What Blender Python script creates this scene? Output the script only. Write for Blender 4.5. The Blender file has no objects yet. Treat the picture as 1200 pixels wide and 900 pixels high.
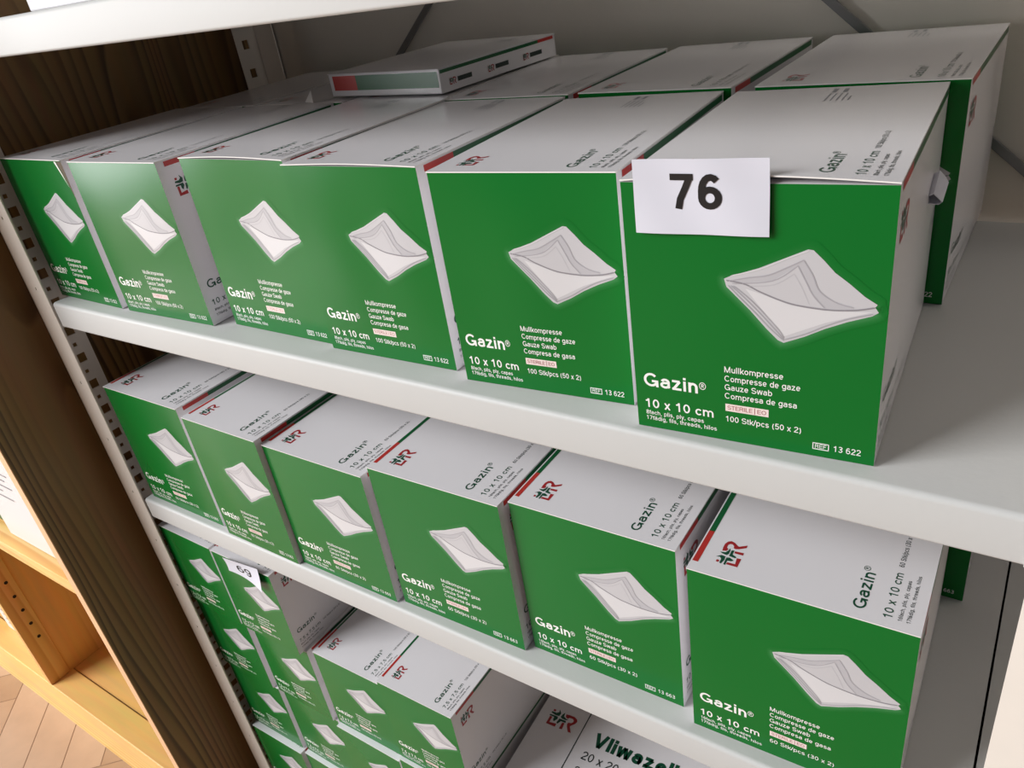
import bpy, bmesh, math, random
from mathutils import Vector, Matrix
S = bpy.context.scene
C = S.collection
R_ = random.Random(7)

# ------------------------------------------------------------------ camera, world, lights, exposure
cam_d = bpy.data.cameras.new('camera'); cam = bpy.data.objects.new('camera', cam_d); C.objects.link(cam)
cam.location = (0.9112, -0.3368, 0.2543); cam.rotation_euler = (1.0574, 0.1451, 0.5871)
cam_d.sensor_width = 36; cam_d.lens = 916.44/1200*36; cam_d.clip_start = .01
S.camera = cam
S.view_settings.view_transform = 'Standard'; S.view_settings.look = 'None'
S.view_settings.gamma = 1; S.view_settings.use_curve_mapping = False
S.view_settings.exposure = 0.0
W = bpy.data.worlds.new('world'); S.world = W; W.use_nodes = True
W.node_tree.nodes['Background'].inputs[0].default_value = (.97, .98, 1.0, 1)
W.node_tree.nodes['Background'].inputs[1].default_value = 0.13
def area(name, loc, target, sx, sy, power, col):
    d = bpy.data.lights.new(name, 'AREA'); d.shape = 'RECTANGLE'; d.size = sx; d.size_y = sy; d.energy = power; d.color = col
    o = bpy.data.objects.new(name, d); C.objects.link(o); o.location = loc
    o.rotation_euler = (Vector(target)-Vector(loc)).to_track_quat('-Z', 'Y').to_euler()
    return o
area('window_daylight', (-3.0, -3.9, 3.0), (.4, 0, -.1), 3.0, 2.4, 400, (.985, .99, 1.0))
area('added_side_fill', (-4.3, -2.9, .45), (.2, 0, 0), 2.6, 2.4, 190, (.985, .99, 1.0))  # added low area light for haze on the left fronts and fill

# ------------------------------------------------------------------ materials
def srgb(r, g, b):
    f = lambda c: (c/255/12.92 if c <= 10 else ((c/255+.055)/1.055)**2.4)
    return (f(r), f(g), f(b), 1)
def mat(name, col, rough=.5, spec=.5, coat=0, noise=0, nscale=40, bump=0, bscale=200, metal=0):
    m = bpy.data.materials.new(name); m.use_nodes = True; nt = m.node_tree; b = nt.nodes['Principled BSDF']
    b.inputs['Base Color'].default_value = col; b.inputs['Roughness'].default_value = rough
    b.inputs['Specular IOR Level'].default_value = spec; b.inputs['Metallic'].default_value = metal
    if coat: b.inputs['Coat Weight'].default_value = coat; b.inputs['Coat Roughness'].default_value = .12
    tc = nt.nodes.new('ShaderNodeTexCoord')
    if noise:
        n = nt.nodes.new('ShaderNodeTexNoise'); n.inputs['Scale'].default_value = nscale; n.inputs['Detail'].default_value = 5
        nt.links.new(tc.outputs['Object'], n.inputs['Vector'])
        mx = nt.nodes.new('ShaderNodeMix'); mx.data_type = 'RGBA'
        mx.inputs[6].default_value = tuple(c*(1-noise) for c in col[:3])+(1,); mx.inputs[7].default_value = tuple(min(1, c*(1+noise)) for c in col[:3])+(1,)
        nt.links.new(n.outputs['Fac'], mx.inputs[0]); nt.links.new(mx.outputs[2], b.inputs['Base Color'])
    if bump:
        n = nt.nodes.new('ShaderNodeTexNoise'); n.inputs['Scale'].default_value = bscale; n.inputs['Detail'].default_value = 3
        nt.links.new(tc.outputs['Object'], n.inputs['Vector'])
        bp = nt.nodes.new('ShaderNodeBump'); bp.inputs['Strength'].default_value = bump; bp.inputs['Distance'].default_value = .002
        nt.links.new(n.outputs['Fac'], bp.inputs['Height']); nt.links.new(bp.outputs['Normal'], b.inputs['Normal'])
    return m
def wood(name, c1, c2, c3, scale=1.0, axis='Z', rough=.4, freq=1.0, wav=9):
    """pine: long grain along axis, from stretched noise driving a banded ramp"""
    m = bpy.data.materials.new(name); m.use_nodes = True; nt = m.node_tree; b = nt.nodes['Principled BSDF']; L = nt.links.new
    tc = nt.nodes.new('ShaderNodeTexCoord'); mp = nt.nodes.new('ShaderNodeMapping')
    st = {'X': (.10, 1, 1), 'Y': (1, .10, 1), 'Z': (1, 1, .10)}[axis]
    mp.inputs['Scale'].default_value = st; L(tc.outputs['Object'], mp.inputs['Vector'])
    n = nt.nodes.new('ShaderNodeTexNoise'); n.inputs['Scale'].default_value = 7*scale; n.inputs['Detail'].default_value = 2.0; n.inputs['Roughness'].default_value = .45
    L(mp.outputs[0], n.inputs['Vector'])
    dt = nt.nodes.new('ShaderNodeVectorMath'); dt.operation = 'DOT_PRODUCT'; dt.inputs[1].default_value = {'X': (0, 60*freq, 60*freq), 'Y': (60*freq, 0, 60*freq), 'Z': (60*freq, 60*freq, 0)}[axis]
    L(tc.outputs['Object'], dt.inputs[0])
    mu = nt.nodes.new('ShaderNodeMath'); mu.operation = 'MULTIPLY_ADD'; mu.inputs[1].default_value = wav; L(n.outputs['Fac'], mu.inputs[0]); L(dt.outputs['Value'], mu.inputs[2])
    fr = nt.nodes.new('ShaderNodeMath'); fr.operation = 'FRACT'; L(mu.outputs[0], fr.inputs[0])
    rp = nt.nodes.new('ShaderNodeValToRGB'); e = rp.color_ramp.elements
    e[0].position = 0; e[0].color = c1; e[1].position = 1; e[1].color = c1
    x = e.new(.50); x.color = c2; x = e.new(.80); x.color = c3; x = e.new(.90); x.color = c3
    L(fr.outputs[0], rp.inputs[0])
    n3 = nt.nodes.new('ShaderNodeTexNoise'); n3.inputs['Scale'].default_value = 11; n3.inputs['Detail'].default_value = 1; L(mp.outputs[0], n3.inputs['Vector'])
    r3 = nt.nodes.new('ShaderNodeMapRange'); r3.inputs[1].default_value = .38; r3.inputs[2].default_value = .66; L(n3.outputs['Fac'], r3.inputs[0])
    m3 = nt.nodes.new('ShaderNodeMix'); m3.data_type = 'RGBA'; m3.inputs[7].default_value = c2; L(r3.outputs[0], m3.inputs[0]); L(rp.outputs[0], m3.inputs[6])
    n2 = nt.nodes.new('ShaderNodeTexNoise'); n2.inputs['Scale'].default_value = 60; n2.inputs['Detail'].default_value = 4; L(mp.outputs[0], n2.inputs['Vector'])
    mx = nt.nodes.new('ShaderNodeMix'); mx.data_type = 'RGBA'; mx.blend_type = 'MULTIPLY'; mx.inputs[0].default_value = .35
    L(m3.outputs[2], mx.inputs[6]); L(n2.outputs['Color'], mx.inputs[7]); 
    hs = nt.nodes.new('ShaderNodeHueSaturation'); hs.inputs['Saturation'].default_value = 1; hs.inputs['Value'].default_value = 1.15
    L(mx.outputs[2], hs.inputs['Color']); L(hs.outputs[0], b.inputs['Base Color'])
    n2.noise_dimensions = '3D'
    b.inputs['Roughness'].default_value = rough
    return m
M = {}
M['board'] = mat('white_carton_board', srgb(228, 226, 229), .22, .5, noise=.015, nscale=9)
M['edge'] = mat('raw_board_edge', srgb(235, 232, 228), .6)
M['green'] = mat('green_print', (.0030, .148, .0200, 1), .2, .24)
M['white_ink'] = mat('white_ink', srgb(240, 240, 236), .35)
M['green_ink'] = mat('green_ink', (.004, .068, .034, 1), .3)
M['stripe_green'] = mat('stripe_green_ink', (.004, .105, .030, 1), .3)
M['dark_ink'] = mat('dark_ink', (.016, .03, .026, 1), .3)
M['red'] = mat('red_ink', (.47, .030, .024, 1), .3)
M['redlogo'] = mat('logo_red_ink', (.36, .018, .022, 1), .3)
M['badge'] = mat('badge_paper', srgb(238, 222, 216), .35)
M['badge_ink'] = mat('badge_ink', srgb(168, 90, 96), .35)
M['glow'] = mat('printed_glow', (.0030, .148, .0200, 1), .2, .24)
_at = M['glow'].node_tree.nodes.new('ShaderNodeAttribute'); _at.attribute_name = 'ink'
M['glow'].node_tree.links.new(_at.outputs['Color'], M['glow'].node_tree.nodes['Principled BSDF'].inputs['Base Color'])
for k, v in (('g0', (212, 210, 212)), ('g1', (195, 193, 196)), ('g2', (184, 182, 186)), ('g3', (168, 165, 170)), ('g4', (140, 137, 142))):
    M[k] = mat('gauze_print_'+k, srgb(*v), .25)
M['paper'] = mat('white_paper', srgb(214, 214, 224), .7, .3, noise=.02, nscale=30)
M['black'] = mat('black_ink', (.006, .006, .007, 1), .4)
M['steel'] = mat('white_lacquered_steel', srgb(198, 198, 196), .45, .3, noise=.02, nscale=14, bump=.05, bscale=260)
M['post'] = mat('grey_lacquered_steel', srgb(238, 230, 220), .4, .5, noise=.03, nscale=30)
M['brace'] = mat('galvanised_steel', srgb(150, 150, 150), .4, .5, metal=.7)
M['wall'] = mat('wall_paint', srgb(246, 240, 230), .8, .3, noise=.05, nscale=5, bump=.25, bscale=120)
M['pine'] = wood('pine_upright', srgb(250, 196, 122), srgb(244, 184, 104), srgb(222, 152, 76), 1.2, 'Z')
M['pine_x'] = wood('pine_board', srgb(244, 202, 130), srgb(240, 194, 116), srgb(226, 170, 92), .8, 'X')
M['pine_panel'] = wood('shaded_pine_panel', srgb(146, 112, 68), srgb(132, 99, 57), srgb(84, 58, 30), 1.3, 'Z', .45, 1.05, 15)  # same pine made darker: the side's shade is put into its colour
M['pine_edge'] = mat('pine_edging', srgb(232, 184, 140), .5, noise=.06, nscale=20)
M['hole'] = mat('drilled_hole', (.02, .01, .005, 1), .8)
M['oak1'] = mat('oak_strip_light', srgb(196, 166, 140), .35, .5, noise=.12, nscale=26)
M['oak2'] = mat('oak_strip_mid', srgb(188, 156, 128), .35, .5, noise=.12, nscale=26)
M['oak3'] = mat('oak_strip_dark', srgb(178, 146, 118), .35, .5, noise=.12, nscale=26)
M['seam'] = mat('floor_seam', srgb(150, 120, 95), .6)
M['grey_ink'] = mat('grey_print', srgb(120, 124, 130), .4)
M['pale_green_ink'] = mat('faded_green_print', srgb(110, 160, 140), .4)
M['brown'] = mat('torn_board_fibre', srgb(96, 84, 70), .9)

# ------------------------------------------------------------------ helpers
def empty(name, loc, rz=0):
    o = bpy.data.objects.new(name, None); C.objects.link(o); o.location = loc; o.rotation_euler = (0, 0, rz); o.empty_display_size = .02; return o
def tag(o, label=None, cat=None, group=None, kind=None):
    if label: o['label'] = label
    if cat: o['category'] = cat
    if group: o['group'] = group
    if kind: o['kind'] = kind
    return o
def mesh_obj(name, verts, faces, mats, midx=None, parent=None, smooth=False, weld=False):
    me = bpy.data.meshes.new(name); me.from_pydata(verts, [], faces)
    for m in mats: me.materials.append(M[m])
    if midx: me.polygons.foreach_set('material_index', midx)
    if smooth: me.polygons.foreach_set('use_smooth', [True]*len(me.polygons))
    if weld:
        bm = bmesh.new(); bm.from_mesh(me); bmesh.ops.remove_doubles(bm, verts=bm.verts, dist=1e-6); bmesh.ops.recalc_face_normals(bm, faces=bm.faces); bm.to_mesh(me); bm.free()
    o = bpy.data.objects.new(name, me); C.objects.link(o)
    if parent: o.parent = parent
    return o
def bm_obj(name, bm, m, parent=None, smooth=False):
    bmesh.ops.recalc_face_normals(bm, faces=bm.faces)
    me = bpy.data.meshes.new(name); bm.to_mesh(me); bm.free()
    for x in (m if isinstance(m, (list, tuple)) else [m]): me.materials.append(M[x])
    if smooth:
        me.polygons.foreach_set('use_smooth', [True]*len(me.polygons))
    o = bpy.data.objects.new(name, me); C.objects.link(o)
    if parent: o.parent = parent
    return o
def bx(bm, a, b, bev=0, seg=2):
    """axis aligned box between corners a, b with rounded edges"""
    a, b = Vector(a), Vector(b); c = (a+b)/2; d = b-a
    r = bmesh.ops.create_cube(bm, size=1, matrix=Matrix.Translation(c) @ Matrix.Diagonal((d.x, d.y, d.z, 1)))
    if bev:
        es = list({e for v in r['verts'] for e in v.link_edges})
        bmesh.ops.bevel(bm, geom=es, offset=bev, segments=seg, affect='EDGES', profile=.5)
    return bm
def box(name, a, b, m, parent=None, bev=.001):
    return bm_obj(name, bx(bmesh.new(), a, b, bev), m, parent)
def disc(bm, c, r, n=10, axis=(0, 0, 1), h=.0008):
    q = Vector(axis).to_track_quat('Z', 'Y').to_matrix().to_4x4()
    bmesh.ops.create_cone(bm, cap_ends=True, segments=n, radius1=r, radius2=r, depth=h, matrix=Matrix.Translation(c) @ q)

# ---- lettering: a plain grotesque alphabet drawn as strokes of even width; cap height 1, one set of outlines per string
def _arc(cx, cy, rx, ry, a0, a1):
    n = max(3, int(abs(a1-a0)/18))
    return [(cx+rx*math.cos(math.radians(a0+(a1-a0)*i/n)), cy+ry*math.sin(math.radians(a0+(a1-a0)*i/n))) for i in range(n+1)]
def _char(c, w):
    """(advance, strokes) of one character, stroke width w"""
    h = w/2; X = .735; l = .06+h; r = .70-h; cx = (l+r)/2; rx = (r-l)/2; ym = X/2; ry = ym-h; A = _arc
    nl, nr = .08+h, .66-h; nc, nx = (nl+nr)/2, (nr-nl)/2
    arch = lambda a, b: [(a, X*.55)]+A((a+b)/2, X-h-.24, (b-a)/2, .24, 165, 0)+[(b, 0)]
    dl, dr = .06+h, .70-h; dc, dx = (dl+dr)/2, (dr-dl)/2
    def S(wd, H):
        a, b = .05+h, wd-.05-h; m = (a+b)/2; q = (H-2*h)/4; k = (b-a)/2
        return [A(m, H-h-q, k*.95, q, 22, 270)+A(m, h+q, k, q, 90, -160)[1:]]
    bowl = A(cx, ym, rx, ry, 0, 360)
    if c == ' ': return .38, []
    if c == 'o': return .76, [bowl]
    if c == 'c': return .69, [A(cx, ym, rx, ry, 38, 322)]
    if c == 'e': return .76, [[(l, ym+.0), (r, ym+.0)], A(cx, ym, rx, ry, 0, 318)]
    if c in 'aä':
        s = [A(cx-.01, X-h-.18, rx*.88, .18, 168, 0)+[(cx-.01+rx*.88, .14), (cx+.05+rx*.88, h)],
             [(cx-.01+rx*.88, X*.60), (cx, X*.55)]+A(cx-.03, h+.165, rx*.95, .165, 105, 345)+[(cx-.01+rx*.88, .22)]]
        if c == 'ä': s += [[(cx-.16-h, .92), (cx-.16+h, .92)], [(cx+.14-h, .92), (cx+.14+h, .92)]]
        return .75, s
    if c == 'n': return .74, [[(nl, 0), (nl, X)], arch(nl, nr)]
    if c == 'h': return .74, [[(nl, 0), (nl, 1)], arch(nl, nr)]
    if c == 'm': return 1.14, [[(nl, 0), (nl, X)], arch(nl, .57), arch(.57, 1.06-h)]
    if c == 'u': return .74, [[(nl, X)]+A(nc, h+.24, nx, .24, 180, 345)+[(nr, X*.45)], [(nr, 0), (nr, X)]]
    if c == 'r': return .47, [[(nl, 0), (nl, X)], [(nl, X*.55)]+A(nl+.24, X-h-.24, .24, .24, 165, 80)]
    if c == 'b': return .77, [[(nl, 0), (nl, 1)], A(cx+.02, ym, rx, ry, 0, 360)]
    if c == 'd': return .77, [[(r, 0), (r, 1)], A(cx, ym, rx, ry, 0, 360)]
    if c == 'p': return .77, [[(nl, -.28), (nl, X)], A(cx+.02, ym, rx, ry, 0, 360)]
    if c == 'g': return .77, [bowl, [(r, X), (r, 0)]+A(cx, -.05, rx, .23-h, 0, -150)]
    if c == 'i': return .31, [[(.155, 0), (.155, X)], [(.155, 1-w), (.155, 1)]]
    if c == 'l': return .31, [[(.155, 0), (.155, 1)]]
    if c == 'f': return .38, [[(.15+h*.5, 0), (.15+h*.5, .78)]+A(.15+h*.5+.16, .80, .16, .20-h, 180, 85), [(.0, X-h), (.36, X-h)]]
    if c == 't': return .38, [[(.16, .92), (.16, .17)]+A(.30, .17, .14, .17-h, 180, 275), [(.0, X-h), (.34, X-h)]]
    if c == 'k': return .69, [[(nl, 0), (nl, 1)], [(nl, .22), (.62, X)], [(.29, .42), (.65, 0)]]
    if c == 's': return .69, S(.69, X)
    if c == 'v': return .69, [[(.03+h, X), (.345, .0)], [(.345, 0), (.66-h, X)]]
    if c == 'w': return 1.0, [[(.03+h, X), (.27, 0)], [(.27, 0), (.5, X)], [(.5, X), (.73, 0)], [(.73, 0), (.97-h, X)]]
    if c == 'x': return .69, [[(.04+h, 0), (.65-h, X)], [(.04+h, X), (.65-h, 0)]]
    if c == 'y': return .69, [[(.03+h, X), (.345, .02)], [(.66-h, X), (.30, -.20), (.12, -.25)]]
    if c == 'z': return .69, [[(.06, X-h), (.63-h, X-h)], [(.62-h, X-h), (.06+h, h)], [(.05, h), (.64, h)]]
    if c == 'G': return 1.08, [A(.53, .5, .47-h, .5-h, 42, 345)+[(1.0-h, .47)], [(.58, .50-h), (1.0, .50-h)], [(1.0-h, .50), (1.0-h, 0)]]
    if c == 'C': return 1.0, [A(.52, .5, .46-h, .5-h, 42, 318)]
    if c == 'O': return 1.08, [A(.54, .5, .48-h, .5-h, 0, 360)]
    if c == 'S': return .92, S(.92, 1)
    if c == 'T': return .85, [[(.03, 1-h), (.82, 1-h)], [(.425, 0), (.425, 1)]]
    if c == 'E': return .90, [[(.1+h, 0), (.1+h, 1)], [(.1, 1-h), (.84, 1-h)], [(.1, .52), (.79, .52)], [(.1, h), (.86, h)]]
    if c == 'F': return .84, [[(.1+h, 0), (.1+h, 1)], [(.1, 1-h), (.80, 1-h)], [(.1, .50), (.73, .50)]]
    if c == 'L': return .76, [[(.1+h, 0), (.1+h, 1)], [(.1, h), (.73, h)]]
    if c == 'I': return .38, [[(.19, 0), (.19, 1)]]
    if c == 'R': return 1.0, [[(.1+h, 0), (.1+h, 1)], [(.1, 1-h), (.60, 1-h)]+A(.60, .735, .28-h*.6, .265-h, 90, -90)+[(.1, .47)], [(.60, .47), (.78, .35), (.86-h*.5, 0)]]
    if c == 'M': return 1.15, [[(.1+h, 0), (.1+h, 1)], [(1.05-h, 0), (1.05-h, 1)], [(.1+h, 1), (.575, .0)], [(.575, 0), (1.05-h, 1)]]
    if c == 'V': return .92, [[(.02+h, 1), (.46, 0)], [(.46, 0), (.90-h, 1)]]
    if c == '0': return .77, [A(dc, .5, dx, .5-h, 0, 360)]
    if c == '1': return .77, [[(.44, 0), (.44, 1)], [(.14, .74), (.30, .77), (.41, .95)]]
    if c == '2': return .77, [A(dc, .71-h*.2, dx, .29-h*.8, 172, -20)+[(dl+.12, .26), (dl, h)], [(dl-h, h), (dr+h, h)]]
    if c == '3': return .77, [A(dc, .755, dx*.92, .245-h, 155, -90)+[(dc-.06, .51)], [(dc-.06, .51)]+A(dc, .27, dx, .27-h, 90, -160)]
    if c == '5': return .77, [[(dr, 1-h), (dl+.08, 1-h)], [(dl+.10, 1), (dl+.03, .45)], A(dc, .335, dx, .335-h, 150, -155)]
    if c == '6': return .77, [A(dc, .325, dx, .325-h, 0, 360), A(dc+.02, .5, dx+.02, .5-h, 48, 180)+[(dl, .32)]]
    if c == '9': return .77, [A(dc, .675, dx, .325-h, 0, 360), A(dc-.02, .5, dx+.02, .5-h, 228, 360)+[(dr, .68)]]
    if c == '7': return .77, [[(dl-h, 1-h), (dr+h, 1-h)], [(dr, 1-h), (.47, .58), (.33, .28), (.28, 0)]]
    if c == '8': return .77, [A(dc, .755, dx*.90, .245-h, 0, 360), A(dc, .27, dx, .27-h, 0, 360)]
    if c == ',': return .38, [[(.19, w), (.19, 0), (.13, -.16)]]
    if c == '/': return .38, [[(.02, -.02), (.36, 1)]]
    if c == '(': return .46, [A(.62, .37, .46, .66, 130, 230)]
    if c == ')': return .46, [A(-.16, .37, .46, .66, 50, -50)]
    if c == '®':
        q = .075
        return 1.04, [A(.5, .5, .46, .46, 0, 360), [(.36, .25), (.36, .75)], [(.36, .72), (.52, .72)]+A(.54, .62, .12, .10, 90, -90)+[(.36, .52)], [(.53, .52), (.66, .25)]]
    return .7, []
_glyph = {}
CAP = 1.0
def glyphs(s, w=.14):
    k = (s, w)
    if k in _glyph: return _glyph[k]
    vs = []; fs = []; pen = 0.0
    for c in s:
        ww = .09 if c == '®' else w
        adv, strokes = _char(c, ww)
        for st in strokes:
            closed = len(st) > 4 and (Vector(st[0])-Vector(st[-1])).length < 1e-4
            pts = [Vector(p) for p in (st[:-1] if closed else st)]
            n = len(pts); base = len(vs)
            for i, p in enumerate(pts):
                a = pts[i-1] if (i or closed) else None; b = pts[(i+1) % n] if (i < n-1 or closed) else None
                d0 = (p-a).normalized() if a is not None else (b-p).normalized(); d1 = (b-p).normalized() if b is not None else d0
                nn = Vector((-(d0.y+d1.y), d0.x+d1.x))
                nn = nn.normalized() if nn.length > 1e-6 else Vector((-d0.y, d0.x))
                m = max(.5, nn.dot(Vector((-d0.y, d0.x)))); o = nn*(ww/2/m)
                vs += [(pen+p.x+o.x, p.y+o.y), (pen+p.x-o.x, p.y-o.y)]
            for i in range(n if closed else n-1):
                j = (i+1) % n; fs.append((base+2*i, base+2*i+1, base+2*j+1, base+2*j))
        pen += adv
    x0 = min(v[0] for v in vs); x1 = max(v[0] for v in vs)
    vs = [((x-x0)/(x1-x0), y) for x, y in vs]
    _glyph[k] = (vs, fs); return _glyph[k]
class Print:
    """flat print in panel coordinates (a to the right, b up), later laid on a surface"""
    def __init__(s): s.v = []; s.f = []; s.mi = []; s.m = []
    def mat(s, m):
        if m not in s.m: s.m.append(m)
        return s.m.index(m)
    def add(s, vs, fs, m, layer=0):
        n = len(s.v); s.v += [(x, y, layer) for x, y in vs]; s.f += [tuple(i+n for i in f) for f in fs]; s.mi += [s.mat(m)]*len(fs)
    def text(s, t, x, y, w, cap, m, fat=.14, layer=0):
        vs, fs = glyphs(t, fat); s.add([(x+a*w, y+b/CAP*cap) for a, b in vs], fs, m, layer)
    def rect(s, x0, y0, x1, y1, m, layer=0, n=1):
        vs = []; fs = []
        nx = max(1, int(abs(x1-x0)/.012)); ny = max(1, int(abs(y1-y0)/.012))
        for j in range(ny+1):
            for i in range(nx+1): vs.append((x0+(x1-x0)*i/nx, y0+(y1-y0)*j/ny))
        for j in range(ny):
            for i in range(nx):
                k = j*(nx+1)+i; fs.append((k, k+1, k+nx+2, k+nx+1))
        s.add(vs, fs, m, layer)
    def poly(s, pts, m, layer=0, fine=0):
        bm = bmesh.new(); f = bm.faces.new([bm.verts.new((x, y, 0)) for x, y in pts])
        bmesh.ops.triangulate(bm, faces=[f])
        for k in range(fine): bmesh.ops.subdivide_edges(bm, edges=[e for e in bm.edges if e.calc_length() > .007], cuts=1, use_grid_fill=True); bmesh.ops.triangulate(bm, faces=[q for q in bm.faces if len(q.verts) > 4])
        bm.verts.ensure_lookup_table(); bm.verts.index_update()
        s.add([(v.co.x, v.co.y) for v in bm.verts], [tuple(v.index for v in q.verts) for q in bm.faces], m, layer); bm.free()
    def line(s, pts, w, m, layer=0):
        vs = []; fs = []
        for i, (x, y) in enumerate(pts):
            a = Vector(pts[max(0, i-1)]); b = Vector(pts[min(len(pts)-1, i+1)]); d = (b-a).normalized(); k = w if 0 < i < len(pts)-1 else w*.4
            vs += [(x-d.y*k/2, y+d.x*k/2), (x+d.y*k/2, y-d.x*k/2)]
        for i in range(len(pts)-1): fs.append((2*i, 2*i+1, 2*i+3, 2*i+2))
        s.add(vs, fs, m, layer)
    def build(s, name, f, parent):
        return mesh_obj(name, [f(x, y, l) for x, y, l in s.v], s.f, s.m, s.mi, parent)
def smooth_line(pts, n=6):
    out = []
    for i in range(len(pts)-1):
        p0 = pts[max(0, i-1)]; p1 = pts[i]; p2 = pts[i+1]; p3 = pts[min(len(pts)-1, i+2)]
        for k in range(n):
            t = k/n
            out.append(tuple(.5*((2*p1[d])+(-p0[d]+p2[d])*t+(2*p0[d]-5*p1[d]+4*p2[d]-p3[d])*t*t+(-p0[d]+3*p1[d]-3*p2[d]+p3[d])*t**3) for d in (0, 1)))
    return out+[pts[-1]]

# ---- the maker's mark: red L and R round a green four-armed star
MARK = [('redlogo', [(.0106,.0131),(.0138,.0136),(.0175,.0136),(.0202,.0124),(.0213,.0105),(.0205,.0081),(.0188,.0061),(.0179,.0047),(.0210,0),(.0186,-.0002),(.0157,.0039),(.0150,.0059),(.0153,.0072),(.0174,.0076),(.0186,.0091),(.0183,.0106),(.0168,.0115),(.0143,.0113),(.0133,.0100),(.0112,.0107)]),
        ('redlogo', [(.0129,.0055),(.0134,-.0001),(.0110,-.0003),(.0110,.0053)]),
        ('redlogo', [(.0073,.0025),(.0075,-.0003),(-.0004,-.0003),(-.0004,.0069),(.0016,.0067),(.0017,.0017)]),
        ('redlogo', [(.0017,.0136),(.0017,.0119),(-.0003,.0119),(-.0003,.0136)]),
        ('green_ink', [(.0092,.0141),(.0099,.0107),(.0118,.0097),(.0145,.0092),(.0125,.0083),(.0092,.0083),(.0076,.0092),(.0080,.0118)]),
        ('green_ink', [(.0130,.0077),(.0135,.0060),(.0095,.0060),(.0080,.0028),(.0068,.0035),(.0074,.0076)]),
        ('green_ink', [(.0040,.0150),(.0066,.0122),(.0062,.0094),(.0030,.0090),(-.0010,.0100),(-.0006,.0112),(.0030,.0112),(.0046,.0125)]),
        ('green_ink', [(.0055,.0086),(.0062,.0068),(.0044,.0035),(.0032,.0048),(.0030,.0072),(-.0013,.0072),(-.0010,.0084)])]
def mark(p, x, y, k):
    for m, pts in MARK: p.poly([(x+a*k, y+b*k) for a, b in pts], m)

# ---- the printed picture of a folded gauze swab, in fractions of the front
OUT = [(.409,.671),(.431,.681),(.542,.717),(.639,.758),(.717,.791),(.736,.789),(.773,.757),(.814,.717),(.862,.685),(.919,.642),(.962,.618),(.955,.608),(.968,.591),(.947,.577),(.865,.549),(.789,.517),(.718,.481),(.64,.449),(.618,.457),(.574,.496),(.511,.56),(.458,.607),(.418,.642)]
FLAP = [(.417,.666),(.492,.656),(.552,.631),(.662,.598),(.784,.587),(.885,.593),(.955,.608)]
FOLD1 = [(.422,.662),(.500,.680),(.576,.694),(.645,.725),(.703,.754),(.737,.704),(.764,.65),(.822,.615),(.884,.602)]
FOLD2 = [(.440,.655),(.593,.675),(.684,.733),(.715,.679),(.742,.633),(.784,.592)]
FOLD3 = [(.500,.650),(.600,.662),(.672,.705),(.700,.660),(.730,.600)]
LOW = [(.492,.640),(.563,.56),(.639,.473),(.787,.538),(.950,.592),(.885,.588),(.784,.583),(.662,.592),(.552,.625)]
def halo(W, H, f, parent):
    # the pale printed glow round the swab: a ring whose ink fades from light to plain green
    o = smooth_line([(u*W, v*H) for u, v in OUT+OUT[:1]], 3)[:-1]; n = len(o); c = Vector((.68*W, .60*H)); vs = []; col = []
    for k, t in enumerate((-.0006, .0010, .0024, .0042)):
        for i in range(n):
            d = (Vector(o[(i+1) % n])-Vector(o[i-1])).normalized(); nn = Vector((-d.y, d.x))
            q = Vector(o[i])+nn*t; vs.append(f(q.x, q.y, 0))
            side = .12+.88*max(0, min(1, .45-nn.y*.6-nn.x*.45)); g = (1, .62, .22, 0)[k]*side
            col.append((.0030+.06*g, .148+.10*g, .0200+.07*g, 1))
    fs = [(k*n+i, k*n+(i+1) % n, (k+1)*n+(i+1) % n, (k+1)*n+i) for k in range(3) for i in range(n)]
    ob = mesh_obj('picture_glow', vs, fs, ['glow'], None, parent)
    ca = ob.data.color_attributes.new('ink', 'FLOAT_COLOR', 'POINT')
    for i, q in enumerate(col): ca.data[i].color = q
    return ob
def swab(W, H):
    p = Print(); s = lambda pts: [(u*W, v*H) for u, v in pts]
    c = Vector((.68*W, .61*H))
    p.poly(s(OUT), 'g1', 2, 3)
    up = OUT[:11]+FLAP[::-1]
    p.poly(s(up), 'g1', 3, 3)
    p.poly(s(LOW), 'g0', 3, 3)
    p.poly(s(FOLD1+FLAP[::-1][1:-1]), 'g2', 4, 3)
    p.poly(s(FOLD2+FLAP[::-1][3:-1]), 'g1', 5, 3)
    p.line(smooth_line(s(FLAP)), .0008, 'g4', 6)
    p.line(smooth_line(s(FOLD1[:5]))+smooth_line(s(FOLD1[4:]))[1:], .0006, 'g3', 6)
    p.line(smooth_line(s(FOLD2[:3]))+smooth_line(s(FOLD2[2:]))[1:], .0006, 'g3', 6)
    p.line(smooth_line(s(FOLD3[:3]))+smooth_line(s(FOLD3[2:]))[1:], .0005, 'g2', 6)
    for k in (0, .018, .034):
        p.line(smooth_line(s([(.425+k*.6, .648), (.470+k, .606), (.53+k, .553), (.59+k*.9, .497), (.640, .458+k*.35)])), .0006, 'g3', 6)
    p.line(smooth_line(s([(.640, .461), (.72, .492), (.79, .528), (.865, .560), (.95, .585)])), .0006, 'g3', 6)
    p.line(smooth_line(s([(.405+.03, .683), (.545, .714), (.64, .755), (.72, .787)])), .0006, 'g0', 6)
    return p
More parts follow.
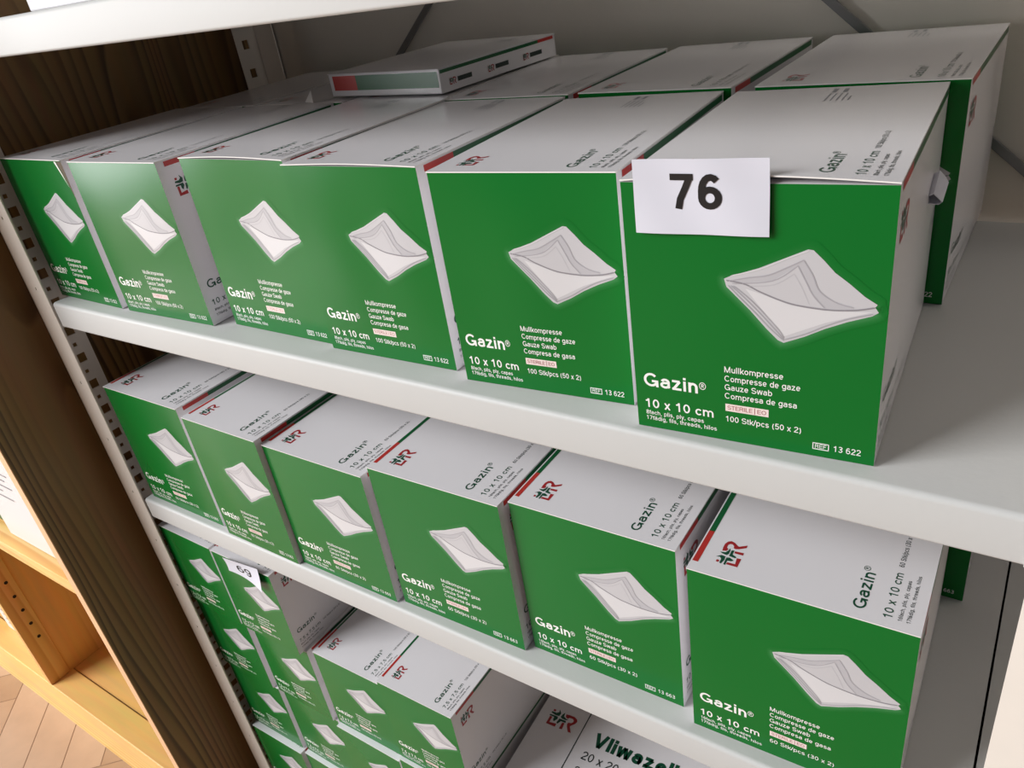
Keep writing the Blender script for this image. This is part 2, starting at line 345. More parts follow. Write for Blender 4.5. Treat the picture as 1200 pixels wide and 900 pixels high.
def front_text(W, H, size, ply, count, ref):
    """the print of the front as separate blocks: name -> Print"""
    X = lambda u: u*W; Y = lambda v: v*H; out = {}
    p = out['brand_lettering'] = Print()
    p.text('Gazin', X(.041), Y(.192), X(.247), Y(.060), 'white_ink', .165)
    p.text('®', X(.294), Y(.212), X(.030), Y(.032), 'white_ink')
    p.text(size, X(.042), Y(.094), X(.312), Y(.040), 'white_ink', .15)
    p.text(ply, X(.042), Y(.062), X(.268), Y(.019), 'white_ink', .135)
    p.text('17fädig, fils, threads, hilos', X(.042), Y(.036), X(.325), Y(.019), 'white_ink', .135)
    p = out['contents_lettering'] = Print()
    for t, v, w in (('Mullkompresse', .302, .237), ('Compresse de gaze', .264, .304), ('Gauze Swab', .227, .195), ('Compresa de gasa', .190, .294)):
        p.text(t, X(.405), Y(v), X(w), Y(.025), 'white_ink', .135)
    p.text(count, X(.408), Y(.088), X(.31), Y(.025), 'white_ink', .135)
    p = out['sterile_badge'] = Print()
    p.rect(X(.407), Y(.135), X(.587), Y(.167), 'badge', 1)
    p.text('STERILE', X(.416), Y(.1425), X(.105), Y(.018), 'badge_ink', .13, 3)
    p.rect(X(.5285), Y(.137), X(.531), Y(.165), 'badge_ink', 3)
    p.text('EO', X(.541), Y(.1425), X(.036), Y(.018), 'badge_ink', .13, 3)
    if ref:
        p = out['reference_number'] = Print()
        for a, b, c_, d in ((.765, .030, .829, .0335), (.765, .0555, .829, .059), (.765, .030, .7685, .059), (.8255, .030, .829, .059)): p.rect(X(a), Y(b), X(c_), Y(d), 'white_ink')
        p.text('REF', X(.775), Y(.036), X(.044), Y(.017), 'white_ink', .135)
        p.text(ref, X(.847), Y(.033), X(.102), Y(.025), 'white_ink', .135)
    return out
def long_text(Wd, D, size, ply, count, stripe, k=1.0):
    """print of a long panel as separate blocks: a runs along the depth, b from the stripe edge (0) across to -Wd"""
    Y = lambda t: -t*Wd; out = {}
    if stripe:
        p = out['colour_stripe'] = Print()
        p.rect(.0076, Y(.034), .0388, -.0008, 'red'); p.rect(.0388, Y(.034), D-.004, -.0008, 'stripe_green')
    p = out['maker_mark'] = Print(); mark(p, .0126, Y(.210), .105*Wd/.0141)
    p = out['lettering'] = Print()
    p.text('Gazin', .0076, Y(.776), .0312*k, .054*Wd, 'green_ink', .15)
    p.text('®', .0076+.032*k, Y(.750), .0042*k, .028*Wd, 'green_ink')
    p.text(size, .0066, Y(.882), .0385*k, .036*Wd, 'green_ink', .14)
    p.text(count, .0066+.044*k, Y(.876), .033*k, .022*Wd, 'dark_ink')
    p.text(ply, .0066, Y(.920), .034*k, .016*Wd, 'dark_ink')
    p.text('17fädig, fils, threads, hilos', .0066, Y(.953), .040*k, .016*Wd, 'dark_ink')
    p = out['fine_print'] = Print()                                   # small block of fine print near the back end
    for i in range(5): p.rect(D-.040, Y(.50+.026*i), D-.040+(.020 if i < 4 else .012), Y(.506+.026*i), 'grey_ink')
    for i in range(2): p.rect(D-.016, Y(.50+.05*i), D-.006, Y(.52+.05*i), 'grey_ink')
    return out

# ------------------------------------------------------------------ the gauze carton
KIND = {
 'large100': dict(size='10 x 10 cm', ply='8fach, plis, ply, capas', count='100 Stk/pcs (50 x 2)', ref='13 622', top_stripe=False),
 'large60': dict(size='10 x 10 cm', ply='16fach, plis, ply, capas', count='60 Stk/pcs (30 x 2)', ref='13 663', top_stripe=True),
 'small': dict(size='7,5 x 7,5 cm', ply='8fach, plis, ply, capas', count='100 Stk/pcs (50 x 2)', ref=None, top_stripe=True),
}
CLEAR = .0007
def carton(kind, loc, yaw, W, H, D, label, group, seed, lift=0.0, bulge=None, side_bulge=.0012, front_print=True, gap=.0):
    K = KIND[kind]; rr = random.Random(seed)
    root = empty('gauze_carton', (loc[0], loc[1], loc[2]+CLEAR), yaw); tag(root, label, 'carton', group)
    a1 = rr.uniform(.0004, .0013) if bulge is None else bulge; a2 = rr.uniform(-.0007, .0007); a3 = rr.uniform(-.0006, .0006); ph = rr.uniform(0, 6)
    def fd(x, z):
        u = min(max(x/W, 0), 1); v = min(max(z/H, 0), 1); w = math.sin(math.pi*u)*math.sin(math.pi*v)
        return w*(a1 + a2*math.sin(2.3*math.pi*u+ph) + a3*math.cos(2*math.pi*v+ph))
    def sd(y, z):
        u = min(max(y/D, 0), 1); v = min(max(z/H, 0), 1); w = math.sin(math.pi*u)*math.sin(math.pi*v)
        return w*side_bulge*(1+.6*math.sin(3*v+ph))
    nx, ny, nz = 12, 14, 12
    vs = []; fs = []; mi = []
    def grid(f, na, nb, m):
        n = len(vs)
        for j in range(nb+1):
            for i in range(na+1): vs.append(f(i/na, j/nb))
        for j in range(nb):
            for i in range(na):
                k = n+j*(na+1)+i; fs.append((k, k+1, k+na+2, k+na+1)); mi.append(m)
    grid(lambda u, v: (u*W, -fd(u*W, v*H), v*H), nx, nz, 1)
    grid(lambda u, v: (W+sd(u*D, v*H), u*D, v*H), ny, nz, 0)
    grid(lambda u, v: (W-u*W, D, v*H), nx, nz, 1)
    grid(lambda u, v: (-.5*sd(D-u*D, v*H), D-u*D, v*H), ny, nz, 0)
    grid(lambda u, v: (u*W, D-v*D, 0), nx, ny, 0)
    grid(lambda u, v: (u*W, v*D, H), nx, ny, 0)
    body = mesh_obj('carton_body', vs, fs, ['board', 'green'], mi, root, smooth=False, weld=True)
    for p in body.data.polygons: p.use_smooth = True
    body.data.set_sharp_from_angle(angle=math.radians(40))
    # lid: a thin board panel with a slightly bowed front edge
    t = .0007; ov = .0006
    def lz(x, y):
        u = x/W; v = y/D
        return H+.0001+gap+lift*math.sin(math.pi*min(max(u, 0), 1))*max(0, 1-v*2.2)**1.5 + .0006*math.sin(math.pi*min(max(u, 0), 1))*math.sin(math.pi*min(max(v, 0), 1))*rr_l
    rr_l = rr.uniform(-.2, 1.6)
    vs = []; fs = []; na, nb = 12, 14
    for l in (0, 1):
        for j in range(nb+1):
            for i in range(na+1):
                x = -ov*.3+(W+ov*.6)*i/na; y = -ov+(D+ov)*j/nb; vs.append((x, y, lz(x, y)+l*t))
    N = (na+1)*(nb+1); mi = []
    for j in range(nb):
        for i in range(na):
            k = j*(na+1)+i; fs.append((k, k+na+1, k+na+2, k+1)); fs.append((N+k, N+k+1, N+k+na+2, N+k+na+1)); mi += [0, 0]
    ring = [i for i in range(na+1)]+[(j+1)*(na+1)-1 for j in range(1, nb+1)]+[nb*(na+1)+i for i in range(na-1, -1, -1)]+[j*(na+1) for j in range(nb-1, 0, -1)]
    for q in range(len(ring)):
        a, b = ring[q], ring[(q+1) % len(ring)]; fs.append((a, b, N+b, N+a)); mi.append(1)
    lid = mesh_obj('lid', vs, fs, ['board', 'edge'], mi, root)
    for p in lid.data.polygons: p.use_smooth = p.material_index == 0
    lid.data.set_sharp_from_angle(angle=math.radians(40))
    eps = .00012; lay = .00004
    on_front = lambda a, b, l: (a, -fd(a, b)-eps-l*lay, b)
    if front_print:
        halo(W, H, on_front, body); swab(W, H).build('gauze_picture', on_front, body)
        for n_, p in front_text(W, H, K['size'], K['ply'], K['count'], K['ref']).items(): p.build(n_, on_front, body)
    kk = .86 if kind == 'small' else 1.0
    for n_, p in long_text(W, D, K['size'], K['ply'], K['count'], K['top_stripe'], kk).items(): p.build(n_, lambda a, b, l: (-b, a, lz(-b, a)+t+eps+l*lay), lid)
    for n_, p in long_text(H, D, K['size'], K['ply'], K['count'], True, kk).items(): p.build(n_, lambda a, b, l: (W+sd(a, H+b)+.00015+l*lay, a, H+b), body)
    return root, body, lid, fd

ZA, ZB, ZC, ZT = 0.0, -0.2582, -0.809, 0.2621
LH = .028

# ------------------------------------------------------------------ the setting: floor and wall
XB = -.015                                                           # right face of the bookcase
FZ = -.8725
def herringbone():
    """oak strips laid herringbone at 45 degrees to the wall"""
    w, L, g = .0715, .43, .0009
    vs = []; fs = []; mi = []
    n = int(L/w); rnd = random.Random(3)
    ca = math.cos(math.radians(45)); sa = ca
    def strip(x, y, horiz):
        a, b = (L, w) if horiz else (w, L)
        q = [(x+g, y+g), (x+a-g, y+g), (x+a-g, y+b-g), (x+g, y+b-g)]
        q = [(ca*px-sa*py-.30, sa*px+ca*py-.115) for px, py in q]
        if max(p[1] for p in q) > .44 or min(p[1] for p in q) < -2.4 or max(p[0] for p in q) < -2.2 or min(p[0] for p in q) > 2.0: return
        k = len(vs); vs.extend([(p[0], p[1], .0004) for p in q]); fs.append((k, k+1, k+2, k+3)); mi.append(rnd.choice((0, 1, 1, 2)))
    for d in range(-40, 41):
        for e in range(-8, 9):
            x = d*w + e*L; y = d*w - e*L
            strip(x, y, True); strip(x, y+w, False) if False else strip(x-w, y, False) if False else strip(x+0, y+w, False)
    k = len(vs); vs.extend([(-5.0, -5.0, 0), (2.4, -5.0, 0), (2.4, .46, 0), (-5.0, .46, 0)]); fs.append((k, k+1, k+2, k+3)); mi.append(3)
    o = mesh_obj('floor', vs, fs, ['oak1', 'oak2', 'oak3', 'seam'], mi); o.location = (0, 0, FZ); tag(o, kind='structure'); return o
herringbone()
wb = box('wall_back', (-5.0, .45, FZ), (2.4, .55, 1.6), 'wall', bev=0); tag(wb, kind='structure')

# ------------------------------------------------------------------ the steel rack
rack = empty('shelving_rack', (.49, .2, FZ)); tag(rack, 'white lacquered steel shelving rack holding the green gauze cartons', 'shelf')
def child(o): o.parent = rack; o.matrix_parent_inverse = Matrix.Translation((-.49, -.2, -FZ)); return o
def flange(bm, f, wd, z0, z1, holes, th=.0015):
    """flat strip wd wide from z0 to z1 with rectangular holes (a0,a1,zlo,zhi); f maps (a,z,depth) to a point"""
    A = sorted({0, wd}|{h[0] for h in holes}|{h[1] for h in holes}); Z = sorted({z0, z1}|{h[2] for h in holes}|{h[3] for h in holes})
    vv = {}
    def V(a, z, d):
        k = (a, z, d)
        if k not in vv: vv[k] = bm.verts.new(f(a, z, d))
        return vv[k]
    solid = {}
    for i in range(len(A)-1):
        for j in range(len(Z)-1):
            ca, cz = (A[i]+A[i+1])/2, (Z[j]+Z[j+1])/2
            solid[i, j] = not any(h[0] < ca < h[1] and h[2] < cz < h[3] for h in holes)
    for (i, j), s in solid.items():
        if not s: continue
        a0, a1, c0, c1 = A[i], A[i+1], Z[j], Z[j+1]
        bm.faces.new([V(a0, c0, 0), V(a1, c0, 0), V(a1, c1, 0), V(a0, c1, 0)]); bm.faces.new([V(a0, c1, th), V(a1, c1, th), V(a1, c0, th), V(a0, c0, th)])
        for (di, dj, p, q) in ((-1, 0, (a0, c0), (a0, c1)), (1, 0, (a1, c0), (a1, c1)), (0, -1, (a0, c0), (a1, c0)), (0, 1, (a0, c1), (a1, c1))):
            if not solid.get((i+di, j+dj), False):
                bm.faces.new([V(*p, 0), V(*q, 0), V(*q, th), V(*p, th)])
def post(xo, sx, yo, sy, front):
    """L profile: outer corner at (xo, yo), legs running sx in x and sy in y"""
    bm = bmesh.new(); z0, z1 = FZ, .98
    hf = []
    if front:
        zs = [.0138+.0769*k for k in range(0, 12)]+[-.1001-.0769*k for k in range(10)]
        hf = [(.019, .0212, z-.0016, z+.0016) for z in zs]
    flange(bm, lambda a, z, d: (xo+sx*a, yo+sy*d, z), .0352, z0, z1, hf)
    hs = []
    z = -.0819+.0342*30
    while z > z0+.02:
        hs.append((.0158, .0254, z-.0053, z+.0053))
        if front: hs.append((.0170, .0215, z-.0195, z-.0150))
        z -= .0342
    flange(bm, lambda a, z, d: (xo+sx*d, yo+sy*a, z), .0352, z0, z1, hs)
    o = child(bm_obj('post', bm, 'post'))
    return o
post(.0185, 1, 0, 1, True); post(.9625, -1, 0, 1, True)
post(.0185, 1, .388, -1, False); post(.9625, -1, .388, -1, False)
def shelf(z):
    """sheet-metal tray: deck with a rounded front lip turned down, rear and side lips"""
    x0, x1, y0, y1, t, r = .0605, .9262, 0.0, .386, .0012, .0035
    prof = []                                                         # outer profile in (y, z): up the front lip, round the nose, along the deck, down the back
    prof += [(y0+.009, -LH+.0005), (y0+.0026, -LH)]
    for k in range(5): a = math.pi/2*k/4; prof.append((y0+.002-.002*math.sin(a), -LH+.002-.002*math.cos(a)))
    for k in range(7): a = math.pi/2*k/6; prof.append((y0+r-r*math.cos(a), -r+r*math.sin(a)))
    prof += [(y1-.002, 0), (y1, -.002), (y1, -LH)]
    inn = []                                                          # the same outline one sheet thickness inside
    for k, p in enumerate(prof):
        q0 = Vector(prof[max(k-1, 0)]); q1 = Vector(prof[min(k+1, len(prof)-1)]); d = (q1-q0).normalized(); inn.append((p[0]+d.y*t, p[1]-d.x*t))
    loop = prof+inn[::-1]; n = len(loop); nx = 8
    vs = [(x0+(x1-x0)*i/nx, p[0], z+p[1]) for i in range(nx+1) for p in loop]; m = len(prof)
    fs = [(i*n+k, i*n+(k+1) % n, (i+1)*n+(k+1) % n, (i+1)*n+k) for i in range(nx) for k in range(n)]
    for i in (0, nx): fs += [(i*n+k, i*n+k+1, i*n+n-2-k, i*n+n-1-k) for k in range(m-1)]
    o = mesh_obj('shelf', vs, fs, ['steel'], None, None, weld=True); child(o)
    for p in o.data.polygons: p.use_smooth = True
    o.data.set_sharp_from_angle(angle=math.radians(25))
    # the lip runs on in front of the right post and tabs hook into the posts
    for xa, xb in ((x1, .9625), ):
        bm = bmesh.new(); bx(bm, (xa-.002, y0-.0012, z-LH), (xb, y0+.0, z-.0025), .0006)
        bx(bm, (xa-.002, y0+.036, z-.0012), (xb-.003, .352, z), .0004)
        e = bm_obj('corner_plate', bm, 'steel'); e.parent = o
    bm = bmesh.new(); bx(bm, (.0205, .036, z-.0012), (x0+.002, .352, z), .0004); e = bm_obj('corner_plate', bm, 'steel'); e.parent = o
    return o
for z in (ZT, ZA, ZB, ZC): shelf(z)
def bar(p, q, w, t):
    bm = bmesh.new(); p, q = Vector(p), Vector(q); d = (q-p); L = d.length; ang = math.atan2(d.z, d.x)
    bx(bm, (0, -t/2, -w/2), (L, t/2, w/2), .0006); bmesh.ops.transform(bm, verts=bm.verts, matrix=Matrix.Translation(p) @ Matrix.Rotation(-ang, 4, 'Y'))
    return child(bm_obj('cross_brace', bm, 'brace'))
bar((.037, .440, .0093), (.94, .440, .777), .0075, .003)
bar((.037, .4435, .767), (.94, .4435, -.028), .0075, .003)
bar((.037, .440, -.80), (.94, .440, -.03), .0075, .003)

# ------------------------------------------------------------------ the bookcase beside it
bc = empty('bookcase', (-.45, .18, FZ)); tag(bc, 'pine bookcase with a shaded side panel standing left of the steel rack', 'bookcase')
def bchild(o): o.parent = bc; o.matrix_parent_inverse = Matrix.Translation((.45, -.18, -FZ)); return o
BY, BB = -.0885, .44
sp = bchild(box('side_panel', (XB-.0165, BY+.0012, FZ), (XB, BB, 1.05), 'pine_panel', bev=.0006))
ed = box('front_edging', (XB-.0165, BY, FZ), (XB, BY+.0012, 1.05), 'pine_edge', bev=.0004); ed.parent = sp; ed.matrix_parent_inverse = sp.matrix_world.inverted()
XI = XB-.0165
bchild(box('side_panel', (-.86, BY, FZ), (-.842, BB, 1.05), 'pine', bev=.001))
DV = -.4255
dv = bchild(box('divider', (DV-.014, BY+.036, -.768), (DV-.004, BB-.01, 1.03), 'pine', bev=.0008))
bm = bmesh.new(); bx(bm, (DV-.014, BY+.0005, -.7648), (DV, BY+.036, 1.03), .001); st = bm_obj('stile', bm, 'pine'); st.parent = dv
bm = bmesh.new()
for z in [-.6623+.0312*k for k in range(9)]: disc(bm, (DV+.0002, BY+.023, z), .0030, 12, (1, 0, 0), .0006)
pe = bm_obj('peg_hole', bm, 'hole'); pe.parent = dv; pe['kind'] = 'stuff'
bchild(box('plinth_rail', (-.842, BY, FZ), (XI, BY+.042, -.765), 'pine_x', bev=.0015))
bchild(box('bottom_board', (-.842, BY+.0435, -.785), (XI, BB-.01, -.768), 'pine_x', bev=.001))
for z in (-.357, .02, .40, .80):
    bchild(box('shelf_board', (DV, BY+.0015, z-.022), (XI, BB-.012, z), 'pine_x', bev=.0012))
    bchild(box('shelf_board', (-.842, BY+.0015, z-.022), (DV-.014, BB-.012, z), 'pine_x', bev=.0012))
bchild(box('top_board', (-.86, BY, 1.03), (XB, BB, 1.05), 'pine_x', bev=.001))
bchild(box('back_panel', (-.86, BB-.01, FZ+.09), (XB-.002, BB, 1.05), 'pine', bev=0))

# ------------------------------------------------------------------ white cartons on the bookcase and above
def plain_carton(name, a, b, label, lines=None, base=None, cat='carton', group=None, flap=True):
    a, b = Vector(a), Vector(b); W_, D_, H_ = b-a
    r = empty(name, (a.x, a.y, a.z+CLEAR)); tag(r, label, cat, group)
    bm = bmesh.new(); bx(bm, (0, 0, 0), (W_, D_, H_), .0012)
    o = bm_obj('carton_body', bm, 'board', r)
    if flap:
        bm = bmesh.new(); bx(bm, (-.0003, -.0006, H_), (W_+.0003, D_*.5-.001, H_+.0008), .0002); bm_obj('lid_flap', bm, 'board', r)
        bm = bmesh.new(); bx(bm, (-.0003, D_*.5+.001, H_), (W_+.0003, D_, H_+.0008), .0002); bm_obj('lid_flap', bm, 'board', r)
    if base:
        p = Print(); p.rect(.001, .001, W_-.001, base, 'stripe_green'); p.build('base_stripe', lambda x, y, l: (x, -.0002, y), o)
        p = Print(); p.rect(.001, .001, D_-.001, base, 'stripe_green'); p.build('base_stripe', lambda x, y, l: (W_+.0002, x, y), o)
    if lines:
        p = Print()
        for (x, y, w, h, m) in lines: p.rect(x, y, x+w, y+h, m)
        p.build('printed_lines', lambda x, y, l: (x, -.00025, y), o)
    return r, o
zs = -.357
plain_carton('supply_carton', (-.224, -.0705, zs), (-.036, .10, zs+.24), 'white carton with grey print lines on the bookcase shelf, against its right panel',
             [(.010, .150, .055, .010, 'pale_green_ink')]+[(.010, .128-.011*i, (.10, .085, .095, .06, .08)[i], .0022, 'grey_ink') for i in range(5)], None, group=None)
plain_carton('supply_carton', (-.40, -.060, zs), (-.236, .12, zs+.22), 'white carton with a green base band on the bookcase shelf', None, .014)
plain_carton('supply_carton', (-.66, -.052, -.7645), (-.4405, .15, -.64), 'small white printed carton on the bookcase bottom left of the divider',
             [(.02, .02+.012*j, .15+.02*(j % 3), .003, 'grey_ink') for j in range(7)], None)
plain_carton('supply_carton', (.181, .036, ZT), (.292, .20, ZT+.13), 'white carton on the topmost rack shelf, upper left corner of the photo',
             [(.016+.0052*i, .0075, .0028, .0045, 'grey_ink') for i in range(8)]+[(.016, .018, .05, .003, 'grey_ink')], None)

# ------------------------------------------------------------------ upper shelf: large cartons
GA = 'large gauze cartons on the upper shelf'
def A(x, y, yaw, W_, H_, D_, label, seed, **k): return carton('large100', (x, y, ZA), yaw, W_, H_, D_, label, GA, seed, **k)
a1 = A(.0490, .0177, -.022, .1205, .1445, .203, 'gauze carton with a torn top right corner, leftmost on the upper shelf', 11, bulge=.0011)
A(.1820, .0146, .024, .1287, .1437, .207, 'gauze carton right of the torn one, white side panel showing, on the upper shelf', 12, bulge=.0008)
A(.3307, .0271, -.0093, .1240, .1452, .195, 'gauze carton set slightly back, third from left in the upper front row', 13, lift=.0016, bulge=-.0012)
A(.4585, .0211, .021, .1215, .1434, .190, 'gauze carton with a lifted lid edge, fourth from left in the upper front row', 14, lift=.0012, bulge=.0012)
A(.595, .016, .072, .1221, .1427, .192, 'green gauze carton turned slightly, directly left of the carton numbered 76', 15, bulge=.0009)
a6 = A(.7285, .0066, .055, .1265, .1437, .197, 'large green gauze carton carrying the white number sheet 76', 16, lift=.0026, bulge=.0006, side_bulge=.003, gap=.0006)
A(.7265, .2128, .000, .1284, .1455, .200, 'gauze carton behind the one numbered 76, rightmost in the upper back row', 17, side_bulge=.0035)
A(.5852, .2190, .000, .1223, .1445, .200, 'gauze carton in the upper back row, second from right, behind the turned carton', 18)
A(.4526, .2136, .0200, .1250, .1445, .198, 'gauze carton in the upper back row right beside the flat box', 19)
A(.3250, .2270, .004, .1210, .1440, .198, 'gauze carton in the upper back row lying under the flat box', 20)
b11 = A(.1920, .2260, .0, .1240, .1436, .200, 'gauze carton with a bent white lid flap, left of the flat box at the back', 21)
A(.0620, .2240, .0, .1240, .1440, .200, 'gauze carton at the left end of the upper back row by the rear post', 22)
# number sheet taped on the carton at the right
def sheet(parent, name, pts, txt, tx, fd, off, curl, W_, H_, fat):
    """paper quad given by four front-face corners (bl, br, tr, tl) in metres"""
    n = 14; vs = []; fs = []
    P = [Vector((q[0], q[1])) for q in pts]
    def at(u, v):
        q = (P[0]*(1-u)+P[1]*u)*(1-v)+(P[3]*(1-u)+P[2]*u)*v
        return Vector((q.x, -max(fd(q.x, min(q.y, H_)), 0)-off-curl(u, v), q.y))
    for l in (0, .00012):
        for j in range(n+1):
            for i in range(n+1): c = at(i/n, j/n); c.y -= l; vs.append(tuple(c))
    N = (n+1)**2
    for j in range(n):
        for i in range(n):
            k = j*(n+1)+i; fs.append((k, k+n+1, k+n+2, k+1)); fs.append((N+k, N+k+1, N+k+n+2, N+k+n+1))
    o = mesh_obj(name, vs, fs, ['paper'], None, parent, smooth=True); o['label'] = 'white paper sheet printed with the number '+txt
    vs, gf = glyphs(txt, fat); x0, y0, w, h = tx
    mesh_obj('number', [tuple(at(x0+a*w, y0+b/CAP*h)-Vector((0, .0004, 0))) for a, b in vs], gf, ['black'], None, o)
    return o
root, body, lid, fd = a6
w_, h_ = .1265, .1437
sheet(root, 'number_sheet', [(.062*w_, .826*h_), (.583*w_, .832*h_), (.580*w_, 1.086*h_), (.065*w_, 1.083*h_)], '76', (.285, .345, .385, .465), fd, .0022,
      lambda u, v: .0004*math.sin(9*u+3*v)+.0014*max(0, v-.62), w_, h_, .185)
# white paper tab hanging out of the side seam of that carton
bm = bmesh.new()
pts = [((.1272, .128, .098), (.1272, .150, .104)), ((.1300, .126, .100), (.1300, .150, .106)), ((.1328, .127, .097), (.1334, .148, .103)), ((.1346, .130, .094), (.1354, .147, .100)), ((.1326, .131, .092), (.1332, .149, .097)), ((.1272, .132, .092), (.1272, .150, .095))]
rows = [[bm.verts.new(q) for q in r] for r in pts]
for k in range(len(rows)-1): bm.faces.new([rows[k][0], rows[k+1][0], rows[k+1][1], rows[k][1]])
tb = bm_obj('paper_tab', bm, 'paper', root)
m = tb.modifiers.new('thick', 'SOLIDIFY'); m.thickness = .0005
# torn corner of the leftmost carton and bent lid corner in the back row
root, body, lid, fd = a1
p = Print(); p.poly([(.1130, .1440), (.1223, .1440), (.1223, .1080), (.1200, .1200), (.1165, .1330)], 'brown'); p.poly([(.1100, .1440), (.1130, .1440), (.1165, .1330), (.1200, .1205), (.1150, .1330)], 'edge', 1)
p.build('torn_corner', lambda a, b, l: (a, -fd(a, b)-.0006-l*.0005, b), body)
bm = bmesh.new(); q = [bm.verts.new(v) for v in ((.070, .002, .1448), (.088, -.004, .1452), (.084, .0, .156))]; bm.faces.new(q)
tf = bm_obj('bent_flap', bm, 'edge', b11[0]); m = tf.modifiers.new('thick', 'SOLIDIFY'); m.thickness = .0006
# flat box lying on the back row
fb = empty('flat_dressing_box', (.2890, .2420, .14505+.0022)); fb.rotation_euler = (0, 0, -.075); tag(fb, 'flat white box with a red and green front stripe lying on the upper back row', 'box')
fw, fdp, fh = .151, .178, .0205
bm = bmesh.new(); bx(bm, (0, 0, 0), (fw, fdp, fh), .0008); fbb = bm_obj('carton_body', bm, 'board', fb)
bm = bmesh.new(); bx(bm, (-.0004, -.0006, fh), (fw+.0004, fdp, fh+.0007), .0002); fl = bm_obj('lid', bm, 'board', fb)
p = Print(); p.rect(.006, .0055, .040, fh-.0015, 'red'); p.rect(.040, .0055, fw-.002, fh-.0015, 'stripe_green'); p.build('front_stripe', lambda a, b, l: (a, -.0003, b), fbb)
p = Print(); p.rect(.001, fh-.0035, fdp-.03, fh-.0006, 'stripe_green'); p.rect(fdp-.03, fh-.0035, fdp-.004, fh-.0006, 'red')
for k in range(3):
    mark(p, .012+.055*k, .0055, .42); p.rect(.023+.055*k, .0065, .043+.055*k, .0105, 'dark_ink')
p.build('side_lettering', lambda a, b, l: (fw+.0003, a, b), fbb)
p = Print(); p.rect(.10, .150, .125, .153, 'grey_ink'); p.rect(.10, .144, .120, .147, 'grey_ink'); p.build('lid_lettering', lambda a, b, l: (a, b, fh+.0010), fl)

# ------------------------------------------------------------------ middle shelf
GB = 'large gauze cartons on the middle shelf'
def B(x, y, yaw, W_, H_, D_, label, seed, **k): return carton('large60', (x, y, ZB), yaw, W_, H_, D_, label, GB, seed, **k)
B(.0679, .0085, -.0038, .1360, .1527, .197, 'green gauze carton leftmost on the middle shelf beside the slotted post', 31, bulge=.0008)
B(.2200, .0026, -.012, .1140, .1500, .197, 'green gauze carton second from left on the middle shelf', 32, bulge=.0014)
B(.3365, .0060, -.0020, .1280, .1440, .197, 'green gauze carton third from left on the middle shelf, dented front', 33, bulge=.0012)
B(.4709, .0098, .012, .1324, .1531, .197, 'green gauze carton third from right on the middle shelf front row', 34, bulge=-.0006)
B(.6086, .0186, .0085, .1319, .1538, .197, 'green gauze carton second from right on the middle shelf front row', 35, bulge=.0005)
B(.7523, .0104, .0202, .1346, .1517, .190, 'large gauze carton at the right end of the middle shelf front row', 36, bulge=.0005)
B(.7640, .2130, .0, .1340, .1520, .190, 'shaded gauze carton at the back of the middle shelf, behind the rightmost one', 37)

# ------------------------------------------------------------------ lower shelf: stacked small cartons and the white carton
GC = 'small gauze cartons stacked on the lower shelf'
SH, SW, SD = .12533, .1033, .185
def Cc(x, y, yaw, z, label, seed, h=SH, **k): return carton('small', (x, y, z), yaw, SW, h-.0009, SD, label, GC, seed, **k)
nmv = ['topmost', 'second from the top', 'third from the top', 'bottom one']
for k, (x, y, a) in enumerate(((.0484, .0064, -.0081), (.0469, .0105, 0), (.0533, .0120, .012), (.0560, .0040, .0133))):
    Cc(x, y, a, ZC+(3-k)*SH, 'small gauze carton, %s of the leftmost stack on the lower shelf' % nmv[k], 41+k)
s12 = None
for k, (x, y, a) in enumerate(((.1565, .0049, .002), (.1600, .0130, -.006), (.1640, .0155, 0), (.1639, .0097, 0))):
    r = Cc(x, y, a, ZC+(3-k)*SH, 'small gauze carton, %s of the second stack%s' % (nmv[k], ', bearing the drooping number sheet 69' if k == 0 else ' from the left'), 51+k)
    if k == 0: s12 = r
h3 = (.809-.4303)/3
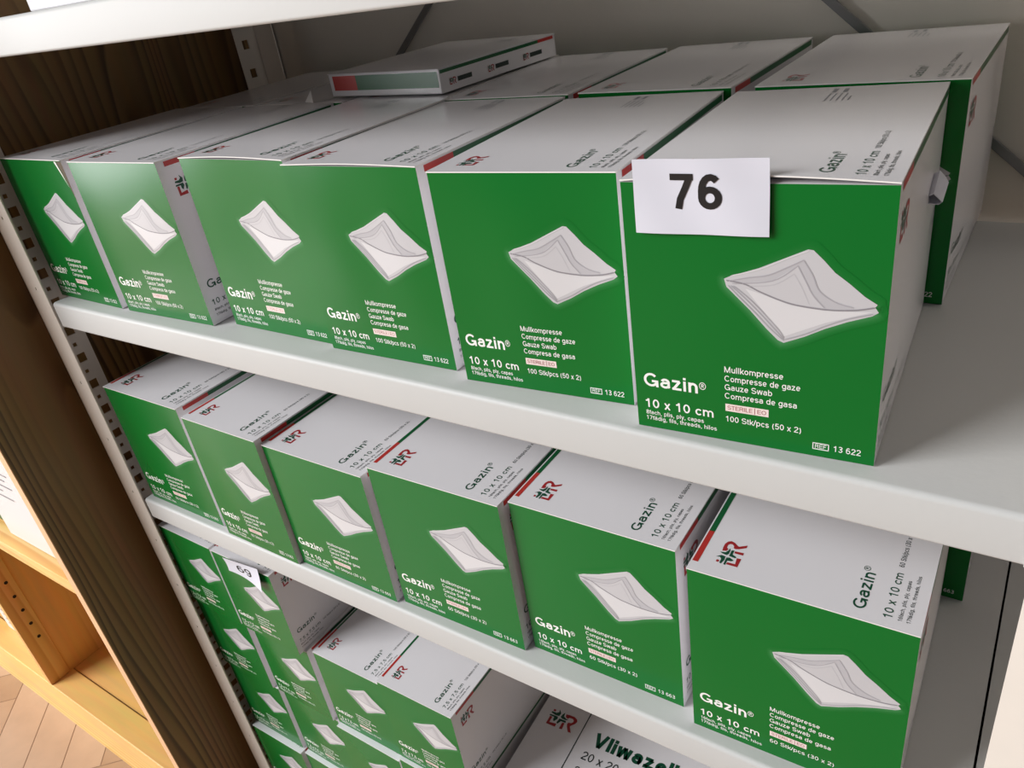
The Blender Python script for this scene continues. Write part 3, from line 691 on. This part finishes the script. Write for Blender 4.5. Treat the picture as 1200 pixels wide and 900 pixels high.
for k, (x, y, a) in enumerate(((.2725, .0148, .012), (.2740, .0090, 0), (.2740, .0100, 0))):
    Cc(x, y, a, ZC+(2-k)*h3, 'small gauze carton, %s of the third stack from the left' % ['top', 'middle one', 'bottom one'][k], 61+k, h3)
h4 = (.809-.4193)/3
for k, (x, y, a) in enumerate(((.3807, .0126, .0075), (.3800, .0090, 0), (.3800, .0100, 0))):
    Cc(x, y, a, ZC+(2-k)*h4, 'small gauze carton, %s of the rightmost stack, beside the white carton' % ['top', 'middle one', 'bottom one'][k], 71+k, h4)
root, body, lid, fd = s12
w_, h_ = SW, SH-.0009
sh = sheet(root, 'number_sheet', [(.288*w_, .862*h_), (.872*w_, .815*h_), (.905*w_, 1.085*h_), (.296*w_, 1.040*h_)], '69', (.30, .30, .42, .42), fd, .0012,
           lambda u, v: .004*(v**2)*(1-.3*u)+.0035*(u-.35)**2*4*(1-v), w_, h_, .13)

# white carton with lettering on top
vx, vy, vz = .4985, .0105, ZC+CLEAR
vl = empty('dressing_carton', (vx, vy, vz)); vl.rotation_euler = (0, 0, .05); tag(vl, 'large white carton with bold green lettering on its top at the bottom centre of view', 'carton')
vw, vd, vh = .245, .300, -.555-ZC
bm = bmesh.new(); bx(bm, (0, 0, 0), (vw, vd, vh-.001), .001); vb = bm_obj('carton_body', bm, 'board', vl)
bm = bmesh.new(); bx(bm, (-.0004, -.0006, vh-.001), (vw+.0004, vd, vh), .0003); vt = bm_obj('lid', bm, 'board', vl)
p = Print()
co, si = math.cos(.05), math.sin(.05)
def L(x, y): dx, dy = x-vx, y-vy; return co*dx+si*dy, -si*dx+co*dy
lx, ly = L(.5070, .1325); mark(p, lx, ly, 1.55)
bxx, byy = L(.5525, .0924); p.rect(bxx-.0006, .004, bxx+.0006, vd-.004, 'dark_ink')
tx, ty = L(.5685, .1308); p.text('Vliwazell', tx, ty, .100, .0185, 'green_ink', .23)
tx, ty = L(.5655, .1108); p.text('20 x 20 cm', tx, ty, .066, .0105, 'dark_ink', .13)
tx, ty = L(.5660, .0905); p.text('20 Stk/pcs', tx, ty, .062, .0105, 'dark_ink', .13)
p.build('lid_lettering', lambda a, b, l: (a, b, vh+.00025), vt)
